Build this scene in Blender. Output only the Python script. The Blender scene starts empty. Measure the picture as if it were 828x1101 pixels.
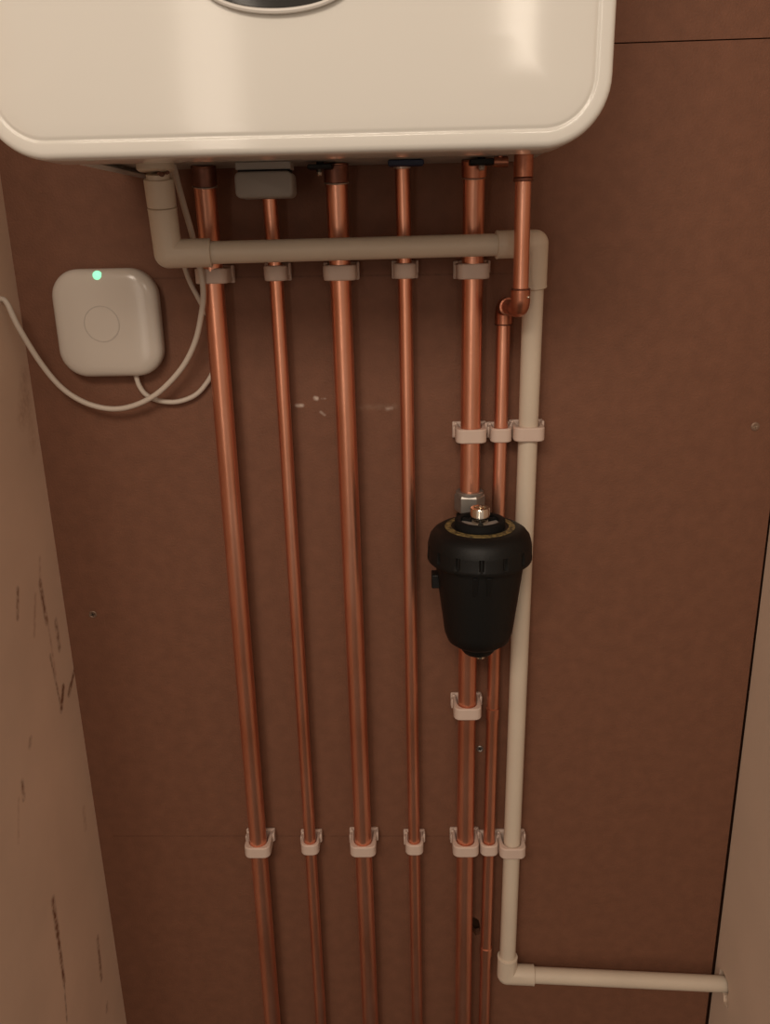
import bpy, bmesh, math
from mathutils import Vector, Matrix
PI = math.pi
W, H, F = 828, 1101, 920.0
YAW, PITCH, ROLL = 0.023607, 0.314633, 0.021845
DIST, EYE = 0.95, 1.5            # camera to back wall, camera height above the floor
SC = bpy.context.scene
COL = SC.collection

# ------------------------------------------------------------------ camera
Mrot = Matrix.Rotation(YAW, 3, 'Z') @ Matrix(((1, 0, 0), (0, math.cos(PITCH), math.sin(PITCH)), (0, -math.sin(PITCH), math.cos(PITCH)))) @ Matrix.Rotation(ROLL, 3, 'Y')
RIGHT, FWD, UP = Mrot.col[0].copy(), Mrot.col[1].copy(), Mrot.col[2].copy()
CAM = Vector((0, -DIST, EYE))
cd = bpy.data.cameras.new('camera'); co = bpy.data.objects.new('camera', cd); COL.objects.link(co)
cm = Matrix((RIGHT, UP, -FWD)).transposed()
co.matrix_world = Matrix.Translation(CAM) @ cm.to_4x4()
cd.sensor_fit = 'VERTICAL'; cd.sensor_height = 24.0; cd.lens = 24.0 * F / H
cd.clip_start = 0.01
SC.camera = co

def at(px, py, off):
    """point of the place seen at a pixel, on the upright plane `off` metres in front of the back wall"""
    d = RIGHT * ((px - W / 2) / F) - UP * ((py - H / 2) / F) + FWD
    return CAM + d * ((DIST - off) / d.y)

def at_x(px, py, x):
    d = RIGHT * ((px - W / 2) / F) - UP * ((py - H / 2) / F) + FWD
    return CAM + d * (x / d.x)

# ------------------------------------------------------------------ materials
def nodes(name):
    m = bpy.data.materials.new(name); m.use_nodes = True
    nt = m.node_tree
    return m, nt, nt.nodes['Principled BSDF']

def mat(name, col, rough=.5, metal=0., spec=.5, var=0., scale=30., bump=0., bscale=None, coat=0., col2=None, stretch=(1, 1, 1)):
    m, nt, b = nodes(name)
    b.inputs['Base Color'].default_value = (*col, 1); b.inputs['Roughness'].default_value = rough
    b.inputs['Metallic'].default_value = metal; b.inputs['Specular IOR Level'].default_value = spec
    b.inputs['Coat Weight'].default_value = coat
    tc = nt.nodes.new('ShaderNodeTexCoord')
    if var or col2:
        mp = nt.nodes.new('ShaderNodeMapping'); mp.inputs['Scale'].default_value = stretch
        nt.links.new(tc.outputs['Object'], mp.inputs['Vector'])
        n = nt.nodes.new('ShaderNodeTexNoise'); n.inputs['Scale'].default_value = scale; n.inputs['Detail'].default_value = 5
        nt.links.new(mp.outputs['Vector'], n.inputs['Vector'])
        r = nt.nodes.new('ShaderNodeValToRGB'); r.color_ramp.elements[0].position = .35; r.color_ramp.elements[1].position = .68
        c2 = col2 or tuple(c * (1 - var) for c in col)
        r.color_ramp.elements[0].color = (*c2, 1); r.color_ramp.elements[1].color = (*col, 1)
        nt.links.new(n.outputs['Fac'], r.inputs['Fac']); nt.links.new(r.outputs['Color'], b.inputs['Base Color'])
    if bump:
        n2 = nt.nodes.new('ShaderNodeTexNoise'); n2.inputs['Scale'].default_value = bscale or scale; n2.inputs['Detail'].default_value = 4
        nt.links.new(tc.outputs['Object'], n2.inputs['Vector'])
        bp = nt.nodes.new('ShaderNodeBump'); bp.inputs['Strength'].default_value = bump; bp.inputs['Distance'].default_value = .002
        nt.links.new(n2.outputs['Fac'], bp.inputs['Height']); nt.links.new(bp.outputs['Normal'], b.inputs['Normal'])
    return m

def marks(m, strokes):
    """wear on a surface: each stroke is (a, b, half width, colour, strength) in the object's own space"""
    nt = m.node_tree; b = nt.nodes['Principled BSDF']
    L = nt.links
    tc = nt.nodes.new('ShaderNodeTexCoord')
    nz = nt.nodes.new('ShaderNodeTexNoise'); nz.inputs['Scale'].default_value = 170; nz.inputs['Detail'].default_value = 4
    L.new(tc.outputs['Object'], nz.inputs['Vector'])
    src = b.inputs['Base Color'].links[0].from_socket
    def math_(op, x, y=None, clamp=False):
        n = nt.nodes.new('ShaderNodeMath'); n.operation = op; n.use_clamp = clamp
        for i, v in enumerate((x, y)):
            if v is None: continue
            if isinstance(v, (int, float)): n.inputs[i].default_value = v
            else: L.new(v, n.inputs[i])
        return n.outputs[0]
    def vm(op, x, y=None):
        n = nt.nodes.new('ShaderNodeVectorMath'); n.operation = op
        for i, v in enumerate((x, y)):
            if v is None: continue
            if isinstance(v, Vector): n.inputs[i].default_value = v
            else: L.new(v, n.inputs[i])
        return n
    for a, e, w, colr, s in strokes:
        a, e = Vector(a), Vector(e); ba = e - a
        pa = vm('SUBTRACT', tc.outputs['Object'], a).outputs[0]
        h = math_('MULTIPLY', vm('DOT_PRODUCT', pa, ba).outputs['Value'], 1 / max(ba.length_squared, 1e-12), True)
        sc = nt.nodes.new('ShaderNodeVectorMath'); sc.operation = 'SCALE'; sc.inputs[0].default_value = ba; L.new(h, sc.inputs['Scale'])
        d = vm('LENGTH', vm('SUBTRACT', pa, sc.outputs[0]).outputs[0]).outputs['Value']
        k = math_('SUBTRACT', 1.0, math_('DIVIDE', d, w), True)
        k = math_('MULTIPLY', k, math_('MULTIPLY', math_('SUBTRACT', nz.outputs['Fac'], .22), 4.2 * s), True)
        mx = nt.nodes.new('ShaderNodeMix'); mx.data_type = 'RGBA'
        L.new(k, mx.inputs['Factor']); L.new(src, mx.inputs['A']); mx.inputs['B'].default_value = (*colr, 1)
        src = mx.outputs['Result']
    L.new(src, b.inputs['Base Color'])

M_BOARD = mat('brown_fibreboard', (.212, .094, .055), .62, spec=.3, var=.13, scale=60, bump=.3, bscale=420)
M_PLASTER = mat('bare_plaster', (.86, .66, .51), .85, spec=.2, var=.10, scale=7, bump=.1, bscale=60)
M_PAINT = mat('painted_plaster', (.84, .67, .53), .85, spec=.2, var=.08, scale=6, bump=.1, bscale=80)
M_FLOOR = mat('floor_boards', (.045, .03, .02), .6, var=.3, scale=4, stretch=(1, 8, 1))
M_ENAMEL = mat('white_enamel', (.80, .78, .72), .10, spec=.5)
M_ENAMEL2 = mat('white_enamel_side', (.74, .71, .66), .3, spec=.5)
M_GALV = mat('galvanised_sheet', (.52, .50, .46), .5, metal=.2, var=.2, scale=40)
M_COPPER = mat('copper', (.97, .49, .34), .33, metal=.95, col2=(.72, .31, .19), scale=6, stretch=(5, 5, 1.2))
M_COPPER2 = mat('copper_fitting', (.66, .28, .17), .34, metal=.92, col2=(.42, .16, .10), scale=60)
M_SOLDER = mat('solder', (.72, .58, .48), .35, metal=.5, var=.3, scale=120)
M_DARKCOPPER = mat('tarnished_copper', (.30, .13, .09), .45, metal=.8, var=.4, scale=80)
M_UPVC = mat('white_plastic_pipe', (.70, .60, .48), .45, spec=.4, var=.06, scale=15)
M_CLIP = mat('clip_plastic', (.66, .52, .44), .5, spec=.4)
M_GREYPL = mat('grey_plastic', (.33, .30, .27), .5)
M_BLACK = mat('black_plastic', (.0065, .0065, .006), .5, spec=.3, bump=.15, bscale=900)
M_BLACK2 = mat('black_rubber', (.008, .008, .008), .7, spec=.2)
M_GOLD = mat('gold_print', (.42, .32, .12), .5, metal=.3, col2=(.07, .055, .03), scale=260)
M_STEEL = mat('plated_nut', (.36, .33, .30), .42, metal=.7, var=.15, scale=90)
M_OLDSCREW = mat('old_screw', (.26, .17, .12), .5, metal=.4)
M_CHROME = mat('chrome', (.80, .74, .64), .16, metal=1)
M_BLUE = mat('blue_handle', (.012, .022, .06), .5)
M_HUB = mat('white_gloss_plastic', (.62, .56, .49), .2, spec=.5)
M_HUB2 = mat('ring_line', (.47, .42, .37), .35)
M_CABLE = mat('cable_sheath', (.60, .52, .44), .5)
M_DARKGLASS = mat('dark_display', (.03, .028, .025), .12)
M_RUST = mat('rust', (.16, .06, .03), .7, var=.5, scale=200)
def emis(name, col, s):
    m, nt, b = nodes(name); b.inputs['Base Color'].default_value = (*col, 1)
    b.inputs['Emission Color'].default_value = (*col, 1); b.inputs['Emission Strength'].default_value = s
    return m
M_LED = emis('green_led', (.30, .95, .55), 1.0)

# ------------------------------------------------------------------ mesh helpers
def link(name, bm, m, root=None, parent=None, bevel=0., sharp=35, kind=None, flat=False):
    """one mesh object; vertices are given in the place's coordinates and stored about the root's base"""
    bmesh.ops.recalc_face_normals(bm, faces=bm.faces)
    if root: bmesh.ops.translate(bm, verts=bm.verts, vec=-root.location)
    me = bpy.data.meshes.new(name); bm.to_mesh(me); bm.free()
    if not flat:
        me.shade_smooth(); me.set_sharp_from_angle(angle=math.radians(sharp))
    me.materials.append(m)
    o = bpy.data.objects.new(name, me); COL.objects.link(o)
    if parent or root: o.parent = parent or root
    if bevel:
        bv = o.modifiers.new('bevel', 'BEVEL'); bv.width = bevel; bv.segments = 2; bv.limit_method = 'ANGLE'; bv.angle_limit = math.radians(40)
        bv.harden_normals = False
    if kind: o['kind'] = kind
    return o

def thing(name, label, cat, loc, group=None):
    o = bpy.data.objects.new(name, None); o.empty_display_size = .02; COL.objects.link(o); o.location = loc
    o['label'] = label; o['category'] = cat
    if group: o['group'] = group
    return o

def tag(o, label, cat, group=None):
    o['label'] = label; o['category'] = cat
    if group: o['group'] = group
    return o

def ring_faces(bm, rings, closed=True, cap0=True, cap1=True):
    n = len(rings[0])
    for a, b in zip(rings, rings[1:]):
        for i in range(n if closed else n - 1):
            j = (i + 1) % n
            bm.faces.new((a[i], a[j], b[j], b[i]))
    if cap0: bm.faces.new(rings[0][::-1])
    if cap1: bm.faces.new(rings[-1])

def fillet(pts, rad, n=8):
    pts = [Vector(p) for p in pts]; out = [pts[0]]
    for i in range(1, len(pts) - 1):
        p, a, b = pts[i], pts[i - 1] - pts[i], pts[i + 1] - pts[i]
        ang = a.angle(b)
        t = min(rad / math.tan(ang / 2), a.length * .49, b.length * .49) if ang < PI - 1e-3 else 0
        if t < 1e-6: out.append(p); continue
        p0, p1 = p + a.normalized() * t, p + b.normalized() * t
        r = t * math.tan(ang / 2)
        c = p + (a.normalized() + b.normalized()).normalized() * (r / math.sin(ang / 2))
        v0, v1 = p0 - c, p1 - c
        tot = v0.angle(v1); ax = v0.cross(v1).normalized()
        for k in range(n + 1): out.append(c + Matrix.Rotation(tot * k / n, 3, ax) @ v0)
    out.append(pts[-1]); return out

def tube(bm, pts, r, seg=20, bend=0., radii=None):
    p = fillet(pts, bend) if bend else [Vector(q) for q in pts]
    T = []
    for i in range(len(p)):
        a = p[min(i + 1, len(p) - 1)] - p[max(i - 1, 0)]
        T.append(a.normalized())
    ref = Vector((0, 0, 1)) if abs(T[0].z) < .9 else Vector((1, 0, 0))
    N = (ref - T[0] * ref.dot(T[0])).normalized()
    rings = []
    for i in range(len(p)):
        if i:
            N = (N - T[i] * N.dot(T[i])).normalized()
        B = T[i].cross(N); rr = radii[i] if radii else r
        rings.append([bm.verts.new(p[i] + (N * math.cos(2 * PI * k / seg) + B * math.sin(2 * PI * k / seg)) * rr) for k in range(seg)])
    ring_faces(bm, rings)
    return bm

def spline(pts, n=10):
    pts = [Vector(p) for p in pts]; q = [pts[0] * 2 - pts[1]] + pts + [pts[-1] * 2 - pts[-2]]; out = []
    for i in range(1, len(q) - 2):
        a, b, c, d = q[i - 1:i + 3]
        for k in range(n):
            t = k / n
            out.append(.5 * (2 * b + (c - a) * t + (2 * a - 5 * b + 4 * c - d) * t * t + (3 * b - a - 3 * c + d) * t ** 3))
    out.append(pts[-1]); return out

def lathe(bm, prof, c, seg=40, mod=None, ax=None):
    """profile of (radius, height) about an upright axis through c; ax = another axis direction"""
    c = Vector(c); R = Matrix.Identity(3) if ax is None else Vector((0, 0, 1)).rotation_difference(Vector(ax)).to_matrix()
    rings = []
    for i, (r, z) in enumerate(prof):
        ring = []
        for k in range(seg):
            a = 2 * PI * k / seg
            rr = r if mod is None else mod(i, a, r)
            ring.append(bm.verts.new(c + R @ Vector((rr * math.cos(a), rr * math.sin(a), z))))
        rings.append(ring)
    ring_faces(bm, rings); return bm

def box(bm, lo, hi):
    v = [bm.verts.new((x, y, z)) for z in (lo[2], hi[2]) for y in (lo[1], hi[1]) for x in (lo[0], hi[0])]
    for f in ((0, 2, 3, 1), (4, 5, 7, 6), (0, 1, 5, 4), (2, 6, 7, 3), (0, 4, 6, 2), (1, 3, 7, 5)): bm.faces.new([v[i] for i in f])
    return bm

def hull8(bm, P):
    v = [bm.verts.new(p) for p in P]
    for f in ((0, 1, 2, 3), (7, 6, 5, 4), (0, 4, 5, 1), (1, 5, 6, 2), (2, 6, 7, 3), (3, 7, 4, 0)): bm.faces.new([v[i] for i in f])
    return bm

def rrect(x0, x1, z0, z1, r, n=10):
    out = []
    for cx, cz, a0 in ((x1 - r, z1 - r, 0), (x0 + r, z1 - r, 90), (x0 + r, z0 + r, 180), (x1 - r, z0 + r, 270)):
        for k in range(n + 1):
            a = math.radians(a0 + 90 * k / n); out.append((cx + r * math.cos(a), cz + r * math.sin(a)))
    return out

def loft_rrect(bm, x0, x1, z0, z1, r, steps, n=10):
    """rounded rectangle drawn forward: steps of (inset, y)"""
    rings = []
    for ins, y in steps:
        rings.append([bm.verts.new((x, y, z)) for x, z in rrect(x0 + ins, x1 - ins, z0 + ins, z1 - ins, max(r - ins, .0008), n)])
    ring_faces(bm, rings); return bm

# ------------------------------------------------------------------ the setting
XL, XR = -.416, .4275
ZTOP = 2.4
def gapz(x):                      # joint between the two boards, a touch out of level
    a, b = at(662, 46.5, 0), at(828, 41, 0)
    return a.z + (x - a.x) * (b.z - a.z) / (b.x - a.x)

bm = bmesh.new()
x0, x1 = XL - .02, XR - .0045
e0, e1 = at(821, 602, 0), at(769, 1015, 0)
def edge(z): return e0.x + (z - e0.z) * (e1.x - e0.x) / (e1.z - e0.z)
zb = [gapz(x0), gapz(x1)]
# lower board, upper board (2 mm joint), solid wall behind
hull8(bm, [(x0, 0, 0), (edge(0), 0, 0), (edge(0), .012, 0), (x0, .012, 0), (x0, 0, zb[0] - .0006), (edge(zb[1]), 0, zb[1] - .0006), (edge(zb[1]), .012, zb[1] - .0006), (x0, .012, zb[0] - .0006)])
wall_back = link('wall_back', bm, M_BOARD, kind='structure', flat=True)
# dark knot hole through the lower board between the two right-hand copper pipes
hb = bmesh.new()
hc = at(510.5, 996, 0)
hp = [(-.009, .011), (-.002, .016), (.005, .011), (.008, -.002), (.007, -.014), (.002, -.016), (-.004, -.008), (-.009, .000)]
rings = [[hb.verts.new((hc.x + u, y, hc.z + v)) for u, v in hp] for y in (-.02, .03)]
ring_faces(hb, rings); bmesh.ops.recalc_face_normals(hb, faces=hb.faces)
def cut(o, cbm, op='DIFFERENCE', base=None):
    bmesh.ops.recalc_face_normals(cbm, faces=cbm.faces)
    if base is not None: bmesh.ops.translate(cbm, verts=cbm.verts, vec=-base)
    me = bpy.data.meshes.new('cutter'); cbm.to_mesh(me); cbm.free()
    c = bpy.data.objects.new('cutter', me); COL.objects.link(c)
    c.parent = o.parent
    b = o.modifiers.new('hole', 'BOOLEAN'); b.operation = op; b.solver = 'EXACT'; b.object = c
    dg = bpy.context.evaluated_depsgraph_get()
    nm = bpy.data.meshes.new_from_object(o.evaluated_get(dg))
    o.modifiers.clear(); o.data = nm
    bpy.data.objects.remove(c); bpy.data.meshes.remove(me)
cut(wall_back, hb)
bm = bmesh.new()
hull8(bm, [(x0, 0, zb[0] + .0006), (x1, 0, zb[1] + .0006), (x1, .012, zb[1] + .0006), (x0, .012, zb[0] + .0006), (x0, 0, ZTOP), (x1, 0, ZTOP), (x1, .012, ZTOP), (x0, .012, ZTOP)])
link('wall_back_upper', bm, M_BOARD, kind='structure', flat=True)
bm = bmesh.new(); box(bm, (XL - .15, .05, 0), (XR + .15, .10, ZTOP)); box(bm, (XR + .09, -.001, 0), (XR + .15, .05, ZTOP))
link('wall_rear', bm, M_BOARD, kind='structure', flat=True)

FRONT = -.62
bm = bmesh.new(); box(bm, (XL - .10, FRONT, 0), (XL, .05, ZTOP))
wall_left = link('wall_left', bm, M_PLASTER, kind='structure', flat=True)
# right wall: stops a little short of the board, leaving a dark open joint
def wedge(p0, p1):
    a, b = at(*p0, .001), at(*p1, .001)
    return lambda z: a.x + (z - a.z) * (b.x - a.x) / (b.z - a.z)
wr = wedge((823.3, 602), (772.3, 1015))
bm = bmesh.new()
xb, xt, YB = wr(.35), wr(1.25), -.001
hull8(bm, [(xb, FRONT, .35), (xb + .12, FRONT, .35), (xb + .12, YB, .35), (xb, YB, .35), (xt, FRONT, 1.25), (xb + .12, FRONT, 1.25), (xb + .12, YB, 1.25), (xt, YB, 1.25)])
box(bm, (xb, FRONT, 0), (xb + .12, YB, .35)); box(bm, (xt, FRONT, 1.25), (xb + .12, YB, ZTOP))
wall_right = link('wall_right', bm, M_PAINT, kind='structure', flat=True)
bm = bmesh.new(); box(bm, (-1.6, -4.2, -.05), (1.6, .1, 0)); link('floor', bm, M_FLOOR, kind='structure', flat=True)
bm = bmesh.new(); box(bm, (XL - .1, FRONT, ZTOP), (XR + .12, .1, ZTOP + .05)); link('ceiling', bm, M_PAINT, kind='structure', flat=True)

BR = (.25, .12, .065); RB = (.46, .26, .16)
def wl(px, py): return at_x(px, py, XL)
st = []
for a, b, w, c, s in (((19, 634), (19, 664), .0035, BR, .7), ((43, 600), (43, 630), .0028, RB, .45), ((43, 627), (50, 668), .0042, BR, .9), ((50, 660), (60, 725), .0025, RB, .45), ((60, 668), (64, 697), .0042, BR, .7),
                      ((54, 705), (66, 761), .0028, BR, .7), ((68, 739), (66, 763), .0040, BR, 1.2), ((80, 721), (74, 746), .0040, BR, 1.1), ((38, 640), (37, 683), .003, RB, .5), ((24, 841), (25.5, 858), .0036, BR, .8), ((20, 860), (20, 905), .003, RB, .3),
                      ((57, 968), (62, 1004), .0050, BR, .9), ((62, 1004), (69, 1056), .0038, BR, 1.0), ((69, 1056), (72, 1098), .0022, BR, .6), ((105, 1009), (109, 1052), .0042, BR, .75), ((115, 1080), (115, 1086), .004, BR, .6),
                      ((27, 405), (24, 450), .011, RB, .35), ((30, 430), (36, 480), .009, RB, .25), ((33, 795), (32, 802), .004, BR, .5), ((90, 870), (92, 890), .005, RB, .3)):
    st.append((wl(*a), wl(*b), w * 1.5, c, s * .75))
marks(M_PLASTER, st)
LT = (.62, .5, .42); DK = (.055, .025, .015)
st = [(at(319, 436, 0), at(325, 436, 0), .0030, LT, .7), (at(339, 428, 0), at(340.5, 428.5, 0), .0032, LT, 1.0), (at(345, 443, 0), at(349, 446, 0), .0022, LT, .5), (at(346, 428.5, 0), at(350, 428.5, 0), .0015, LT, .35),
      (at(388, 438, 0), at(425, 437, 0), .005, (.3, .2, .14), .22), (at(416, 440, 0), at(421, 439, 0), .003, LT, .3)]
a, b = at(122, 899, 0), at(560, 899, 0); st.append(((a.x, 0, a.z), (b.x, 0, b.z), .0016, DK, .28))
a, b = at(122, 300, 0), at(560, 294, 0); st.append(((a.x, 0, a.z), (b.x, 0, b.z), .0016, DK, .28))
marks(M_BOARD, st)

# hole in the right wall round the waste pipe
HOLE = at(783, 1058, .031)
hb = bmesh.new()
pr = [(-.005, .0175), (.012, .0165), (.0185, .006), (.0165, -.006), (.026, -.0185), (.0080, -.0215), (.0055, -.014), (-.008, -.0135), (-.0165, -.004), (-.015, .010)]
# the outline is given as (towards the front, up)
rings = [[hb.verts.new((x, HOLE.y - u, HOLE.z + v)) for u, v in pr] for x in (.40, .50)]
ring_faces(hb, rings)
cut(wall_right, hb)

# ------------------------------------------------------------------ boiler
BX0, BX1 = -.2925, .1462
BZ = at(330, 166, .305).z         # bottom of the front panel
BT = BZ + .70
boiler = thing('boiler', 'white wall-hung boiler with rounded corners above all the pipes', 'boiler', (0, 0, BZ))
bm = bmesh.new()
loft_rrect(bm, BX0, BX1, BZ, BT, .046, [(.003, -.262), (0, -.264), (0, -.3000), (.0004, -.3025), (.0015, -.3048), (.0032, -.3062), (.0050, -.3067), (.0105, -.3070), (.0114, -.3069), (.0120, -.3063), (.0131, -.3063), (.0138, -.3069), (.016, -.3073), (.024, -.3080), (.045, -.3088), (.07, -.3092)], 14)
link('front_panel', bm, M_ENAMEL, boiler, sharp=50)
bm = bmesh.new()                  # side panels: one folded sheet, open underneath
path = []
r = .044; xa, xb_ = BX0 + .002, BX1 - .002; z0 = BZ + .002
def arc(cx, cz, a0, a1, rr, n=10): return [(cx + rr * math.cos(math.radians(a0 + (a1 - a0) * k / n)), cz + rr * math.sin(math.radians(a0 + (a1 - a0) * k / n))) for k in range(n + 1)]
def sheet(t):
    q = r - t
    return arc(xa + r, z0 + r, 248, 180, q) + arc(xa + r, BT - r - .002, 180, 90, q) + arc(xb_ - r, BT - r - .002, 90, 0, q) + arc(xb_ - r, z0 + r, 0, -45, q)
o_, i_ = sheet(0), sheet(.004)
loop = o_ + i_[::-1]
rings = [[bm.verts.new((x, y, z)) for x, z in loop] for y in (-.003, -.262)]
nn = len(loop); h = len(o_)
for i in range(nn):
    j = (i + 1) % nn; bm.faces.new((rings[0][i], rings[0][j], rings[1][j], rings[1][i]))
for rg in rings:
    for i in range(h - 1): bm.faces.new((rg[i], rg[i + 1], rg[nn - 2 - i], rg[nn - 1 - i]))
link('casing', bm, M_ENAMEL2, boiler, sharp=45)
bm = bmesh.new(); box(bm, (BX0 + .0125, -.258, BZ + .0135), (BX1 - .0125, -.005, BZ + .016))
for xx in (-.20, -.02, .06): box(bm, (xx - .03, -.256, BZ + .007), (xx + .03, -.235, BZ + .013))
link('bottom_plate', bm, M_GALV, boiler, bevel=.001)
# oval display at the lower middle of the front
dc = at(297, -21, .311)
def oval(bm, a, b, steps, n=64):
    rings = [[bm.verts.new((dc.x + (a + da) * math.cos(2 * PI * k / n), y, dc.z + (b + da) * math.sin(2 * PI * k / n))) for k in range(n)] for da, y in steps]
    ring_faces(bm, rings)
ax_, bz_ = .0500, .0195
bm = bmesh.new(); oval(bm, ax_, bz_, [(-.0005, -.3090), (.0003, -.3120), (0, -.3135), (-.0012, -.3142), (-.0026, -.3138), (-.0034, -.3120), (-.0036, -.3105)])
bezel = link('display_bezel', bm, M_ENAMEL2, boiler)
bm = bmesh.new(); oval(bm, ax_, bz_, [(-.0037, -.3104), (-.004, -.3112), (-.008, -.3118), (-.015, -.3120)])
o = link('display', bm, M_DARKGLASS, boiler, parent=bezel); o['label'] = 'dark oval display'

UND = BZ + .013
def sleeve(name, c0, c1, r, m, root, parent=None, seg=24, lip=.0006):
    c0, c1 = Vector(c0), Vector(c1); L = (c1 - c0).length
    b = bmesh.new()
    prof = [(r - lip * 1.5, 0), (r, lip), (r, L - lip), (r - lip * 1.5, L)]
    lathe(b, prof, c0, seg, ax=c1 - c0); return link(name, b, m, root, parent=parent)

# grey cover, handles and outlets under the boiler
gc0, gc1 = at(251, 181, .085), at(315, 212, .085)
bm = bmesh.new()
gx0, gx1, gz0, gz1 = gc0.x, gc1.x, gc1.z, at(283, 184, .085).z
loft_rrect(bm, gx0, gx1, gz0, gz1, .0055, [(.0015, -.050), (0, -.0515), (0, -.083), (.0008, -.0842), (.0022, -.085)], 6)
cov = link('connection_cover', bm, M_GREYPL, boiler); cov['label'] = 'grey plastic cover over the second connection'
bm = bmesh.new(); box(bm, (gx0 + .001, -.081, gz1 + .0018), (gx1 - .001, -.054, UND + .0005)); link('cover_neck', bm, M_GREYPL, boiler, parent=cov, bevel=.001)
bm = bmesh.new(); box(bm, (gx0 + .003, -.080, gz1 - .001), (gx1 - .003, -.055, gz1 + .0022)); link('slit_shade', bm, M_BLACK2, boiler, parent=cov)  # black strip standing in for the shade in the slit above the cover
def handle(px0, px1, py0, py1, off, m, name, lab):
    a, b = at(px0, py1, off), at(px1, py0, off)
    bm = bmesh.new(); loft_rrect(bm, a.x, b.x, a.z, b.z, .0022, [(.001, -off + .016), (0, -off + .015), (0, -off), (.0008, -off - .001)], 4)
    c = Vector(((a.x + b.x) / 2, -off + .008, b.z - .001))
    lathe(bm, [(.0035, 0), (.0035, max(UND - c.z, .002) + .0005)], c, 14)
    o = link(name, bm, m, boiler); o['label'] = lab; return o
handle(417, 456, 171, 178.5, .070, M_BLUE, 'valve_handle', 'dark blue valve handle')
handle(505, 532, 170, 177.5, .075, M_BLACK, 'valve_handle', 'black valve handle over the fifth pipe')
handle(330, 357, 176, 182, .070, M_BLACK, 'valve_handle', 'black valve handle beside the middle pipe')
def stub(px, py, off, r, m, up=.0):
    c = at(px, py, off); bm = bmesh.new()
    lathe(bm, [(r * .7, -.004), (r, -.003), (r, .002), (r * .8, .003), (r * .8, max(UND - c.z, .004))], c, 12)
    return link('test_point', bm, m, boiler)
stub(343.5, 184.5, .060, .0028, M_CHROME)
stub(518, 178.5, .064, .0032, M_SOLDER)
a, b = at(531, 174, .075), at(546, 174, .075)
bm = bmesh.new(); tube(bm, [a, b], .0048, 14); o = link('drain_stub', bm, M_COPPER2, boiler); o['label'] = 'short copper stub'
bm = bmesh.new(); c = at(538, 174, .075); tube(bm, [c, Vector((c.x, c.y, UND + .001))], .003, 12); link('stub_stem', bm, M_COPPER2, boiler, parent=o)
WO = .105                          # the waste pipe leaves the boiler this far off the wall
wo = at(170, 192, WO)
bm = bmesh.new()
lathe(bm, [(.0150, -.004), (.0172, -.0025), (.0172, .003), (.0155, .0045), (.0135, .0055), (.0135, UND - wo.z - .010 + .001)], (wo.x - .0015, wo.y, wo.z + .010), 28)
link('condensate_outlet', bm, M_UPVC, boiler)
bm = bmesh.new()
for px, py, rr in ((174, 187.5, .0022), (171, 186, .0016), (180, 185.5, .0016)):
    c = at(px, py, WO + .0162); bmesh.ops.create_icosphere(bm, subdivisions=2, radius=rr, matrix=Matrix.Translation(c) @ Matrix.Diagonal((1.3, .5, 1, 1)))
link('rusty_screw', bm, M_RUST, boiler)

# ------------------------------------------------------------------ copper pipes
O22, O15 = .0245, .0210
ZLOW = .0
GP = 'copper pipes running down the board'
def plumb(top_px, top_off, a, b, off):
    """points of a pipe from the boiler's underside down to the floor, clipped to the wall at a and b"""
    A, B = at(*a, off), at(*b, off)
    T = at(*top_px, top_off)
    d = (B - A) / (B.z - A.z)
    E_ = A + d * (ZLOW - A.z)
    T2 = Vector((T.x, T.y, UND + .0005))
    return T2, A, E_
def copper(label, T, A, E_, r, joint=None, tail=.011):
    t = thing('copper_pipe', label, 'copper pipe', (E_.x, E_.y, E_.z), GP)
    K = A + (T - A) * .08
    # free part leans out to the boiler, clipped part runs straight down
    bm = bmesh.new(); tube(bm, [T, K, E_], r, 24, bend=.35); link('tube', bm, M_COPPER, t)
    return t
specs = [
    (1, .0110, (219, 186), .050, (229, 297), (292.5, 1089), O22, 'thick copper pipe, leftmost of the row, beside the square receiver'),
    (2, .0075, (289, 214), .038, (297, 297), (344.7, 1089), O15, 'thin copper pipe rising into the grey cover under the boiler'),
    (3, .0110, (361.5, 186), .042, (366, 297), (398, 1089), O22, 'thick copper pipe without filter between the two plain thin pipes'),
    (4, .0075, (432.5, 182), .034, (435.5, 297), (448.5, 1089), O15, 'thin copper pipe rising straight to the dark blue handle'),
]
PIPE = {}
for k, r, tp, to, a, b, off, lab in specs:
    T, A, E_ = plumb(tp, to, a, b, off)
    t = copper(lab, T, A, E_, r); PIPE[k] = (T, A, E_, r)
    dirn = (A - T).normalized()
    if r > .01:                  # capillary tail and silver solder ring under the boiler
        L1 = {1: 19, 3: 16}[k]
        s0 = T - dirn * 0; sl = (A - T)
        zr = at(tp[0], {1: 199, 3: 195.5}[k], to).z
        q = T + dirn * ((T.z - zr) / -dirn.z)
        o = sleeve('end_feed_coupling', T + dirn * .0004, q, r + .0013, M_DARKCOPPER, t)
        sleeve('solder_ring', q, q + dirn * .0016, r + .0016, M_SOLDER, t, parent=o)
    else:
        q = T + dirn * .006
        sleeve('end_feed_coupling', T + dirn * .0004, q, r + .0013, M_DARKCOPPER if k == 2 else M_SOLDER, t)

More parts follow.
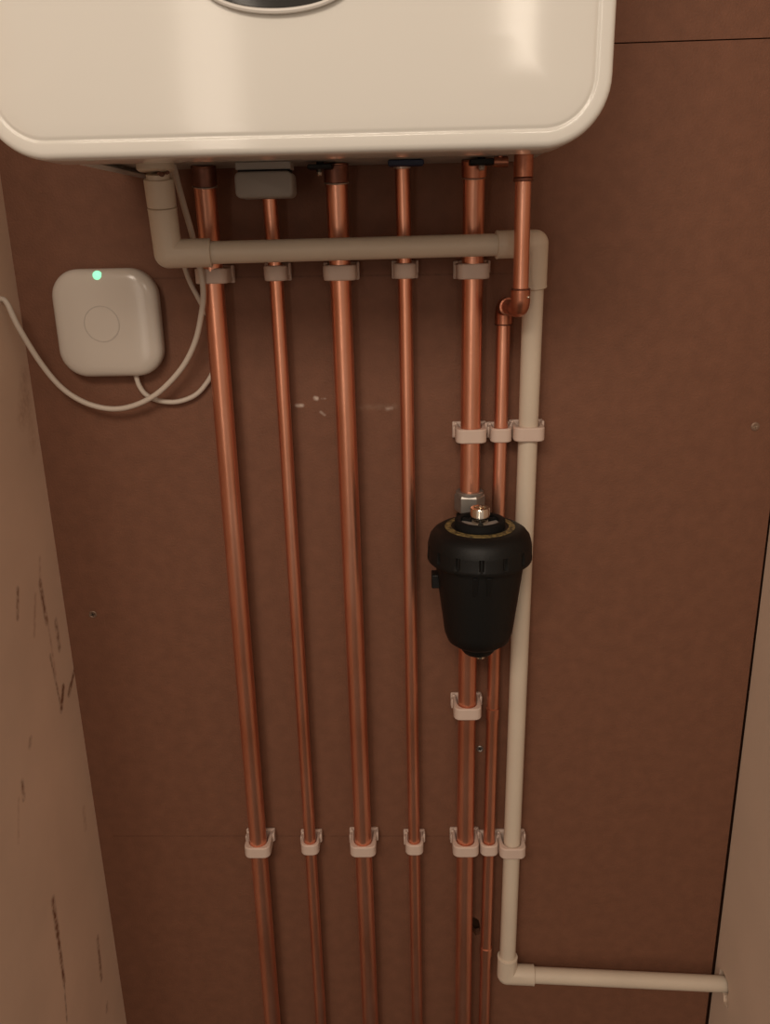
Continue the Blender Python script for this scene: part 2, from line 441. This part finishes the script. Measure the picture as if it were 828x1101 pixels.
# fifth pipe: broken by the filter
T, A, E_ = plumb((510, 180), .046, (508.3, 293), (498, 1089), O22)
d5 = (E_ - A).normalized()
def on5(z): return A + d5 * ((A.z - z) / -d5.z)
ZN1 = at(510, 531, .035).z         # top nut
FC_OFF = .088
FCpt = at(515.5, 600, FC_OFF)
ZN2 = FCpt.z - .118
t5 = thing('copper_pipe', 'thick copper pipe carrying the black filter', 'copper pipe', (E_.x, E_.y, 0), GP)
K = A + (T - A) * .08
bm = bmesh.new(); tube(bm, [T, K, on5(ZN1 - .012)], .011, 24, bend=.35); link('tube', bm, M_COPPER, t5)
bm = bmesh.new(); tube(bm, [on5(ZN2 + .012), E_], .011, 24); link('tube', bm, M_COPPER, t5)
dr = (A - T).normalized(); zr = at(509, 190, .046).z; q = T + dr * ((T.z - zr) / -dr.z)
o = sleeve('end_feed_coupling', T + dr * .0004, q, .0126, M_COPPER2, t5); sleeve('solder_ring', q, q + dr * .0014, .0119, M_SOLDER, t5, parent=o)

# sixth pipe: in front of the waste pipe, then a dogleg back to the board
O6 = .092
t0 = at(563, 175, O6 + .003); t1 = at(559.5, 331, O6)
b0 = at(541.5, 345, O15); c0 = at(538.3, 467, O15); c1 = at(520.5, 1089, O15)
d6 = (c1 - c0).normalized(); e6 = c0 + d6 * (c0.z / -d6.z)
Ta = Vector((t0.x, t0.y, UND + .0005))
t6 = thing('copper_pipe', 'thin copper pipe with a dogleg, passing in front of the white waste pipe', 'copper pipe', (e6.x, e6.y, 0), GP)
k1 = Vector(t1); b_top = Vector((b0.x, b0.y, t1.z - .004))
bm = bmesh.new(); tube(bm, [Ta, k1, b_top, b0 + (c0 - b0) * .25, c0, e6], .0075, 24, bend=.0125); link('tube', bm, M_COPPER, t6)
ht = (b_top - k1).normalized(); vt = (Ta - k1).normalized()
bm = bmesh.new(); tube(bm, [k1 + vt * .017, k1, k1 + ht * .020], .0093, 24, bend=.0125); el = link('elbow', bm, M_COPPER2, t6)
sleeve('rim', k1 + vt * .017, k1 + vt * .0185, .0097, M_DARKCOPPER, t6, parent=el)
c = k1 + vt * .0105 + Vector((.0066, -.0066, 0)); bm = bmesh.new(); bmesh.ops.create_icosphere(bm, subdivisions=2, radius=.0016, matrix=Matrix.Translation(c)); link('solder_blob', bm, M_CHROME, t6, parent=el)
dn = (c0 - b_top).normalized()
bm = bmesh.new(); tube(bm, [b_top - ht * .020, b_top, b_top + dn * .018], .0093, 24, bend=.0125); el = link('elbow', bm, M_COPPER2, t6)
sleeve('rim', b_top + dn * .018, b_top + dn * .0195, .0097, M_DARKCOPPER, t6, parent=el)
sleeve('rim', b_top - ht * .0215, b_top - ht * .020, .0095, M_COPPER2, t6, parent=el)
z6 = at(562, 191, O6 + .003).z; dd = (k1 - Ta).normalized(); q = Ta + dd * ((Ta.z - z6) / -dd.z)
sleeve('end_feed_coupling', Ta + dd * .0004, q, .0090, M_COPPER2, t6); sleeve('solder_ring', q, q + dd * .0035, .0094, M_DARKCOPPER, t6)
for py in (766, 1022):
    zz = at(525, py, O15).z; p = c0 + d6 * ((c0.z - zz) / -d6.z)
    sleeve('coupling', p - d6 * .008, p + d6 * .008, .0084, M_COPPER, t6)

# ------------------------------------------------------------------ white waste pipe
RW, RE = .01075, .0135
wp = []
w0 = at(171.5, 196, WO)
cl = at(181, 273, .090)             # lower left corner
cr = at(575, 262, .055)             # upper right corner
wm = at(567.8, 467, O22)
w8 = at(547.3, 988, O22); dw = (w8 - wm) / (w8.z - wm.z)
wl_ = at(545, 1049.5, O22 + .004)
wk = wm + dw * (wl_.z - wm.z); wk = Vector((wk.x, wk.y, wl_.z))
we = at(786, 1058.3, .030); we = we + (we - wk).normalized() * .03
t = thing('waste_pipe', 'white plastic waste pipe crossing the copper pipes, then down into the right wall', 'waste pipe', (wk.x, wk.y, wk.z))
top = Vector((wo.x, wo.y, wo.z + .004))
mid = cr + (wm - cr) * .62
bm = bmesh.new(); tube(bm, [top, cl, cr, mid, wm, wk, we], RW, 24, bend=.017); link('pipe', bm, M_UPVC, t)
def elbow(a, k, b, la, lb, nm='elbow'):
    ua, ub = (a - k).normalized(), (b - k).normalized()
    bm = bmesh.new(); tube(bm, [k + ua * la, k], RE, 40)
    e = link(nm, bm, M_UPVC, t)
    b2 = bmesh.new(); tube(b2, [k + ub * lb, k], RE, 40); cut(e, b2, 'UNION', t.location)
    b3 = bmesh.new(); bmesh.ops.create_uvsphere(b3, u_segments=40, v_segments=24, radius=RE * .9995, matrix=Matrix.Translation(k)); cut(e, b3, 'UNION', t.location)
    e.data.shade_smooth(); e.data.set_sharp_from_angle(angle=math.radians(40))
    for u, l in ((ua, la), (ub, lb)): sleeve('socket_lip', k + u * (l - .0012), k + u * (l + .0012), RE + .0003, M_UPVC, t, parent=e)
    return e
ku = (top - cl).normalized()
elbow(top, cl, cr, .042, .040)
elbow(cl, cr, mid, .038, .042)
elbow(wm, wk, we, .030, .036)
sleeve('coupling', cl + ku * .0435, top - ku * .004, .0136, M_UPVC, t, seg=28)

# ------------------------------------------------------------------ pipe clips
GC = 'white plastic pipe clips'
def clip_meshes(r, off, w):
    hgt = .0155
    fr = off + r + .0042           # front of the collar
    rc = .0085
    out = [(-w, 0.004), (-w, fr - rc)] + [(-w + rc - rc * math.cos(math.radians(a)), fr - rc + rc * math.sin(math.radians(a))) for a in range(15, 91, 15)]
    out += [(-x, y) for x, y in out[::-1]]
    ri = r + .0004
    inn = [(w - .0042, .004), (ri + .0002, off)] + [(ri * math.cos(math.radians(a)), off + ri * math.sin(math.radians(a))) for a in range(12, 169, 12)] + [(-ri - .0002, off), (-w + .0042, .004)]
    def prism(poly, z0, z1):
        bm = bmesh.new()
        rings = [[bm.verts.new((x, -y, z)) for x, y in poly] for z in (z0, z1)]
        ring_faces(bm, rings, cap0=False, cap1=False)
        for rg in rings:
            bm.faces.new(rg)
        return bm
    b1 = prism(out + inn, -hgt / 2, hgt / 2)
    b2 = bmesh.new()                # base block with two raised ears and a hinge lug on the left
    box(b2, (-w - .0022, -.005, -hgt / 2 - .001), (w + .0022, -.0002, hgt / 2 + .002))
    b3 = bmesh.new(); box(b3, (-w - .0020, -.0145, -hgt / 2 + .002), (-w + .0003, -.0085, hgt / 2 - .001))
    b4 = bmesh.new(); box(b4, (w - .0003, -.0135, -hgt / 2 + .005), (w + .0026, -.0045, hgt / 2 + .002))
    b5 = bmesh.new(); box(b5, (-w - .0006, -.0085, -hgt / 2 + .009), (-w + .0030, -.0045, hgt / 2 + .002))
    return b1, b2, b3, b4, b5
def clip_proto(r, off, w):
    root = thing('pipe_clip', '', 'pipe clip', (0, 0, 0), GC)
    b1, b2, b3, b4, b5 = clip_meshes(r, off, w)
    link('collar', b1, M_CLIP, root, bevel=.0014, sharp=30)
    link('base', b2, M_CLIP, root, bevel=.0012, sharp=30)
    link('hinge', b3, M_CLIP, root, bevel=.0010, sharp=30)
    link('latch', b4, M_CLIP, root, bevel=.0010, sharp=30)
    link('ear', b5, M_CLIP, root, bevel=.0010, sharp=30)
    return root
def dup(root):
    r = root.copy(); COL.objects.link(r)
    for ch in list(root.children):
        c = ch.copy(); COL.objects.link(c); c.parent = r
    return r
protos = {22: clip_proto(.011, O22, .0168), 15: clip_proto(.0075, O15, .0118)}
used = set()
def place(kind, x, z, label):
    if kind in used: o = dup(protos[kind])
    else: o = protos[kind]; used.add(kind)
    o.location = (x, 0, z); o['label'] = label
def lin(a, b, z): return a.x + (b.x - a.x) * (z - a.z) / (b.z - a.z)
names = {1: 'leftmost thick copper pipe', 2: 'thin pipe under the grey cover', 3: 'thick copper pipe without filter', 4: 'thin pipe under the blue handle', 5: 'thick copper pipe with the filter', 6: 'thin dogleg copper pipe'}
PIPE[5] = (T, A, E_, .011); PIPE[6] = (b0, c0, e6, .0075)
kinds = {1: 22, 2: 15, 3: 22, 4: 15, 5: 22, 6: 15}
FRO = {22: O22 + .0152, 15: O15 + .0117}
def zclip(px, py, kind): return at(px, py, FRO[kind]).z
for k, px, py in ((1, 231, 297), (2, 297, 294), (3, 366, 293.5), (4, 436, 291.5), (5, 508, 292)):
    z = zclip(px, py, kinds[k]); place(kinds[k], lin(PIPE[k][1], PIPE[k][2], z), z, 'white pipe clip in the top row, on the ' + names[k])
for k, px, py in ((5, 507, 470), (6, 538, 469)):
    z = zclip(px, py, kinds[k]); place(kinds[k], lin(PIPE[k][1], PIPE[k][2], z), z, 'white pipe clip above the black filter, on the ' + names[k])
z = zclip(569, 468, 22); place(22, lin(wm, wk, z), z, 'white pipe clip on the waste pipe, level with the filter top, upper of two')
z = zclip(502, 769, 22); place(22, lin(A, E_, z), z, 'lone white pipe clip below the black filter on its pipe')
for k, px, py in ((1, 279, 918), (2, 335, 915), (3, 391, 917), (4, 446, 915), (5, 498, 917), (6, 525, 916)):
    z = zclip(px, py, kinds[k]); place(kinds[k], lin(PIPE[k][1], PIPE[k][2], z), z, 'white pipe clip in the bottom row, on the ' + names[k])
z = zclip(550, 919, 22); place(22, lin(wm, wk, z), z, 'white pipe clip on the waste pipe above its bottom elbow, lower of two')

# ------------------------------------------------------------------ black filter
FX, FY, FZ = FCpt.x, FCpt.y, FCpt.z
ZT = at(515, 566, FC_OFF).z        # top of the lid
ZL = at(515, 621, FC_OFF + .055).z # lower edge of the lid at the front
ZB = at(513, 709, FC_OFF + .020).z # bottom of the canister
flt = thing('pipe_filter', 'black plastic canister filter fitted on the fifth copper pipe', 'filter', (FX, FY, ZB))
RL = .0560
def ribs(i, a, r):
    if i in (5, 6):
        k = (a * 14 / (2 * PI) + .12) % 1.0
        return r - (.0018 if .42 < k < .58 else 0)
    return r
bm = bmesh.new()
Hh_ = ZT - ZL
lathe(bm, [(.020, ZL), (.053, ZL), (RL - .0008, ZL + .0003), (RL, ZL + .0018), (RL, ZL + Hh_ * .13), (RL - .0003, ZL + Hh_ * .16), (RL - .0006, ZL + Hh_ * .48), (RL - .0008, ZL + Hh_ * .51), (RL - .0030, ZL + Hh_ * .74), (RL - .0065, ZL + Hh_ * .87), (RL - .0115, ZL + Hh_ * .96), (RL - .0165, ZT), (.028, ZT + .0006), (.010, ZT + .0002)], (FX, FY, 0), 196, ribs)
lid = link('lid', bm, M_BLACK, flt, sharp=40)
bm = bmesh.new(); lathe(bm, [(.0305, ZT + .0004), (.0305, ZT + .0010), (.0372, ZT + .0006), (.0372, ZT - .0004)], (FX, FY, 0), 64)
o = link('printed_ring', bm, M_GOLD, flt, parent=lid); o['label'] = 'dull gold printed ring on the lid'
bm = bmesh.new()
n = 48; rr = [(.0268, ZT), (.0268, ZT + .0078), (.0255, ZT + .0085), (.0215, ZT + .0085), (.0205, ZT + .0078), (.0205, ZT + .0005)]
lathe(bm, rr, (FX, FY, 0), 48); col_ = link('collar', bm, M_BLACK2, flt, sharp=40)
bm = bmesh.new(); lathe(bm, [(.0203, ZT + .0006), (.0203, ZT + .0036), (.011, ZT + .0040), (.004, ZT + .0040)], (FX, FY, 0), 40)
link('core', bm, M_GREYPL, flt)
bm = bmesh.new()
for a0 in (35, 145, 270):           # dark spokes over the grey core
    for s in (0,):
        v = Vector((math.cos(math.radians(a0)), math.sin(math.radians(a0)), 0))
        tube(bm, [Vector((FX, FY, ZT + .0042)) + v * .006, Vector((FX, FY, ZT + .0042)) + v * .0215], .0028, 10)
link('spoke', bm, M_BLACK2, flt, parent=col_)
bm = bmesh.new(); lathe(bm, [(.0088, ZT + .003), (.0088, ZT + .009), (.0104, ZT + .010), (.0104, ZT + .0200), (.0096, ZT + .0212), (.0062, ZT + .0212), (.0056, ZT + .0170), (.001, ZT + .0168)], (FX, FY, 0), 32)
link('bleed_valve', bm, M_CHROME, flt)['label'] = 'shiny bleed valve on top'
bm = bmesh.new()
hb_ = ZL - ZB
prof = [(.006, ZB - .001), (.016, ZB), (.0185, ZB + .003), (.0195, ZB + .008), (.0275, ZB + .012), (.0340, ZB + .017), (.0372, ZB + .026), (.0378, ZB + .030)]
prof += [(.0378 + (.0475 - .0378) * k / 4, ZB + .030 + (hb_ - .034) * k / 4) for k in range(1, 5)] + [(.0475, ZL - .003), (.046, ZL + .0005), (.020, ZL + .001)]
lathe(bm, prof, (FX, FY, 0), 56); can = link('canister', bm, M_BLACK, flt, sharp=40)
bm = bmesh.new()
for dx in (-.008, .006):
    zt_ = ZL - .004
    hull8(bm, [(FX + dx - .002, FY - .0450, zt_ - .022), (FX + dx + .002, FY - .0450, zt_ - .022), (FX + dx + .002, FY - .036, zt_ - .022), (FX + dx - .002, FY - .036, zt_ - .022),
               (FX + dx - .003, FY - .0490, zt_), (FX + dx + .003, FY - .0490, zt_), (FX + dx + .003, FY - .036, zt_), (FX + dx - .003, FY - .036, zt_)])
link('rib', bm, M_BLACK, flt, parent=can, bevel=.0006)
tb0, tb1 = at(464, 630, FC_OFF), at(472, 615.5, FC_OFF)
bm = bmesh.new(); box(bm, (tb0.x, FY - .008, tb0.z), (FX - .036, FY + .008, tb1.z)); link('latch_tab', bm, M_BLACK, flt, parent=can, bevel=.0012)
bm = bmesh.new(); lathe(bm, [(.003, ZB - .0105), (.005, ZB - .010), (.0055, ZB - .001), (.0055, ZB + .001)], (FX + .003, FY + .004, 0), 20)
link('drain_plug', bm, M_CHROME, flt)['label'] = 'small shiny drain plug underneath'
# connecting limb behind the canister and its nuts
zt_, zb__ = ZN1, ZN2
lx = on5((zt_ + zb__) / 2).x; ly = -O22
bm = bmesh.new(); 
lathe(bm, [(.010, zb__ + .0135), (.0150, zb__ + .014), (.0155, FZ - .03), (.0155, FZ + .02), (.0150, zt_ - .0275), (.0120, zt_ - .027)], (lx, ly, 0), 28)
tube(bm, [Vector((lx, ly, FZ + .004)), Vector((FX, FY, FZ + .004))], .015, 24)
limb = link('side_limb', bm, M_BLACK, flt)
def hexnut(z0, z1, r):
    bm = bmesh.new()
    lathe(bm, [(r * .78, z0), (r * .93, z0 + .0008), (r, z0 + .003), (r, z1 - .003), (r * .93, z1 - .0008), (r * .80, z1), (.0116, z1)], (lx, ly, 0), 6)
    for f in list(bm.faces): pass
    bmesh.ops.rotate(bm, verts=bm.verts, cent=(lx, ly, 0), matrix=Matrix.Rotation(math.radians(-8), 3, 'Z'))
    return bm
link('compression_nut', hexnut(zt_ - .024, zt_ - .002, .0172), M_STEEL, flt, sharp=20)
bm = bmesh.new(); lathe(bm, [(.0113, zt_ - .003), (.0155, zt_ - .003), (.0155, zt_), (.0148, zt_ + .0008), (.0113, zt_ + .0008)], (lx, ly, 0), 32)
link('nut_collar', bm, M_STEEL, flt)
link('compression_nut', hexnut(zb__ - .002, zb__ + .014, .0172), M_STEEL, flt, sharp=20)

# ------------------------------------------------------------------ square receiver and cables
HO = .027
q0, q1 = at(54, 302, HO), at(174, 394, HO)
hx0, hx1 = at(51.5, 312, HO).x, at(172.5, 372, HO).x
hz1, hz0 = at(105, 289, HO - .004).z, at(118, 405.5, HO - .004).z
hub = thing('receiver', 'white square receiver with rounded corners and a lit green light', 'receiver', ((hx0 + hx1) / 2, 0, hz0))
bm = bmesh.new()
loft_rrect(bm, hx0, hx1, hz0, hz1, .030, [(.006, -.0005), (.004, -.0005), (.0015, -.004), (0, -.010), (0, -.0175), (.0008, -.0205), (.003, -.0235), (.0065, -.0255), (.012, -.0265), (.022, -.0270), (.030, -.0272)], 12)
body = link('housing', bm, M_HUB, hub, sharp=60)
bc = at(109.5, 348.5, HO)
bm = bmesh.new()
n = 56; rg = [[bm.verts.new((bc.x + rr * math.cos(2 * PI * k / n), -y, bc.z + rr * math.sin(2 * PI * k / n))) for k in range(n)] for rr, y in ((.0192, .0266), (.0192, .0274), (.0188, .0274), (.0182, .0274), (.0180, .0266))]
ring_faces(bm, rg)
btn = link('button', bm, M_HUB2, hub); btn['label'] = 'fine round outline of the button'
bm = bmesh.new(); n = 40
rg = [[bm.verts.new((bc.x + rr * math.cos(2 * PI * k / n), -y, bc.z + rr * math.sin(2 * PI * k / n))) for k in range(n)] for rr, y in ((.0178, .0266), (.0178, .02735), (.010, .0276))]
ring_faces(bm, rg); link('button_face', bm, M_HUB, hub, parent=btn)
lc = at(104.5, 297, HO - .002)
bm = bmesh.new(); bmesh.ops.create_uvsphere(bm, u_segments=20, v_segments=10, radius=.0056, matrix=Matrix.Translation((lc.x, -.0236, lc.z)) @ Matrix.Diagonal((1, .65, 1, 1)))
link('indicator_light', bm, M_LED, hub)['label'] = 'glowing green light'

RC = .0030
lw = at_x(0, 323, XL)
pts = [Vector((XL - .004, lw.y + .002, lw.z + .001)), Vector((XL + .006, lw.y, lw.z - .0015)), at(20, 352, .046), at(45, 392, .036), at(70, 420, .030), at(100, 436, .026), at(132, 439, .024), at(165, 426, .024), at(193, 399, .026), at(209, 370, .030), at(216.5, 338, .036), at(218.5, 312, .042), at(214, 284, .049), at(206, 250, .056), at(196, 215, .062), at(187, 186, .066)]
pts[-1] = Vector((pts[-1].x, pts[-1].y, UND + .0006))
bm = bmesh.new(); tube(bm, spline(pts, 8), RC, 12)
tag(link('cable', bm, M_CABLE), 'white cable looping from the left wall under the receiver up to the boiler', 'cable')
pts = [Vector((at(146, 404, .012).x, -.012, hz0 + .0015)), at(150, 415, .011), at(158, 425, .0105), at(172, 431, .0100), at(190, 432, .0085), at(208, 426, .0070), at(220, 415, .0060), at(230, 397, .0056), at(233, 370, .0056), at(226, 345, .0058), at(213, 320, .008), at(203, 300, .016), at(196, 276, .030), at(189, 240, .040), at(184, 186, .048)]
pts[-1] = Vector((pts[-1].x, pts[-1].y, UND + .0006))
bm = bmesh.new(); tube(bm, spline(pts, 8), RC - .0002, 12)
tag(link('cable', bm, M_CABLE), 'white cable leaving the bottom of the receiver, passing behind the leftmost pipe', 'cable')

# ------------------------------------------------------------------ screws in the board
def screw(px, py, label, r=.0042, m=M_STEEL, hollow=False):
    p = at(px, py, 0)
    root = thing('screw', label, 'screw', (p.x, 0, p.z), 'screws in the board')
    b = bmesh.new()
    prof = [(r * .6, .0006 - .001), (r, .0), (r, .0007), (r * .82, .0012), (r * .55, .0006 if hollow else .0014), (r * .2, .0004 if hollow else .0008)]
    lathe(b, [(a, z) for a, z in prof], (p.x, -.0001, p.z), 20, ax=(0, -1, 0))
    link('head', b, m, root)
    b = bmesh.new()
    for v in (Vector((1, 0, .3)), Vector((-.3, 0, 1))):
        v = v.normalized() * r * .5; c = Vector((p.x, -.0013, p.z)); tube(b, [c - v, c + v], .0004, 8)
    link('recess', b, M_BLACK2 if hollow else M_CHROME, root)
screw(812, 458.5, 'shiny screw in the board near the right edge', .0048, M_OLDSCREW)
screw(100, 660.5, 'dull screw in the board beside the left wall', .0048, M_OLDSCREW, True)
screw(516, 805, 'hollow-headed screw between the two right-hand copper pipes', .0044, M_STEEL, True)

# ------------------------------------------------------------------ light of the hall behind the camera
def area(name, loc, target, sx, sy, power, col):
    l = bpy.data.lights.new(name, 'AREA'); l.shape = 'RECTANGLE'; l.size = sx; l.size_y = sy; l.energy = power; l.color = col
    o = bpy.data.objects.new(name, l); COL.objects.link(o); o.location = loc
    o.rotation_euler = (Vector(target) - Vector(loc)).to_track_quat('-Z', 'Y').to_euler()
    return o
WARM = (1.0, .85, .70)
area('hall_lamp', (-.38, -2.2, EYE + 1.15), (0, 0, EYE + .2), 1.1, .45, 23.5, WARM)
area('wall_lamp', (.43, -2.6, EYE + .62), (0, -.3, EYE), .17, .5, 2.2, WARM)
area('lit_doorway', (-.66, -3.0, EYE + .2), (0, -.3, EYE), .20, 2.2, 5.5, WARM)
w = bpy.data.worlds.new('world'); SC.world = w; w.use_nodes = True
w.node_tree.nodes['Background'].inputs['Color'].default_value = (1.0, .80, .64, 1)
w.node_tree.nodes['Background'].inputs['Strength'].default_value = .39
vs = SC.view_settings
vs.view_transform = 'Standard'; vs.look = 'None'; vs.gamma = 1.0; vs.exposure = 0.0; vs.use_curve_mapping = False
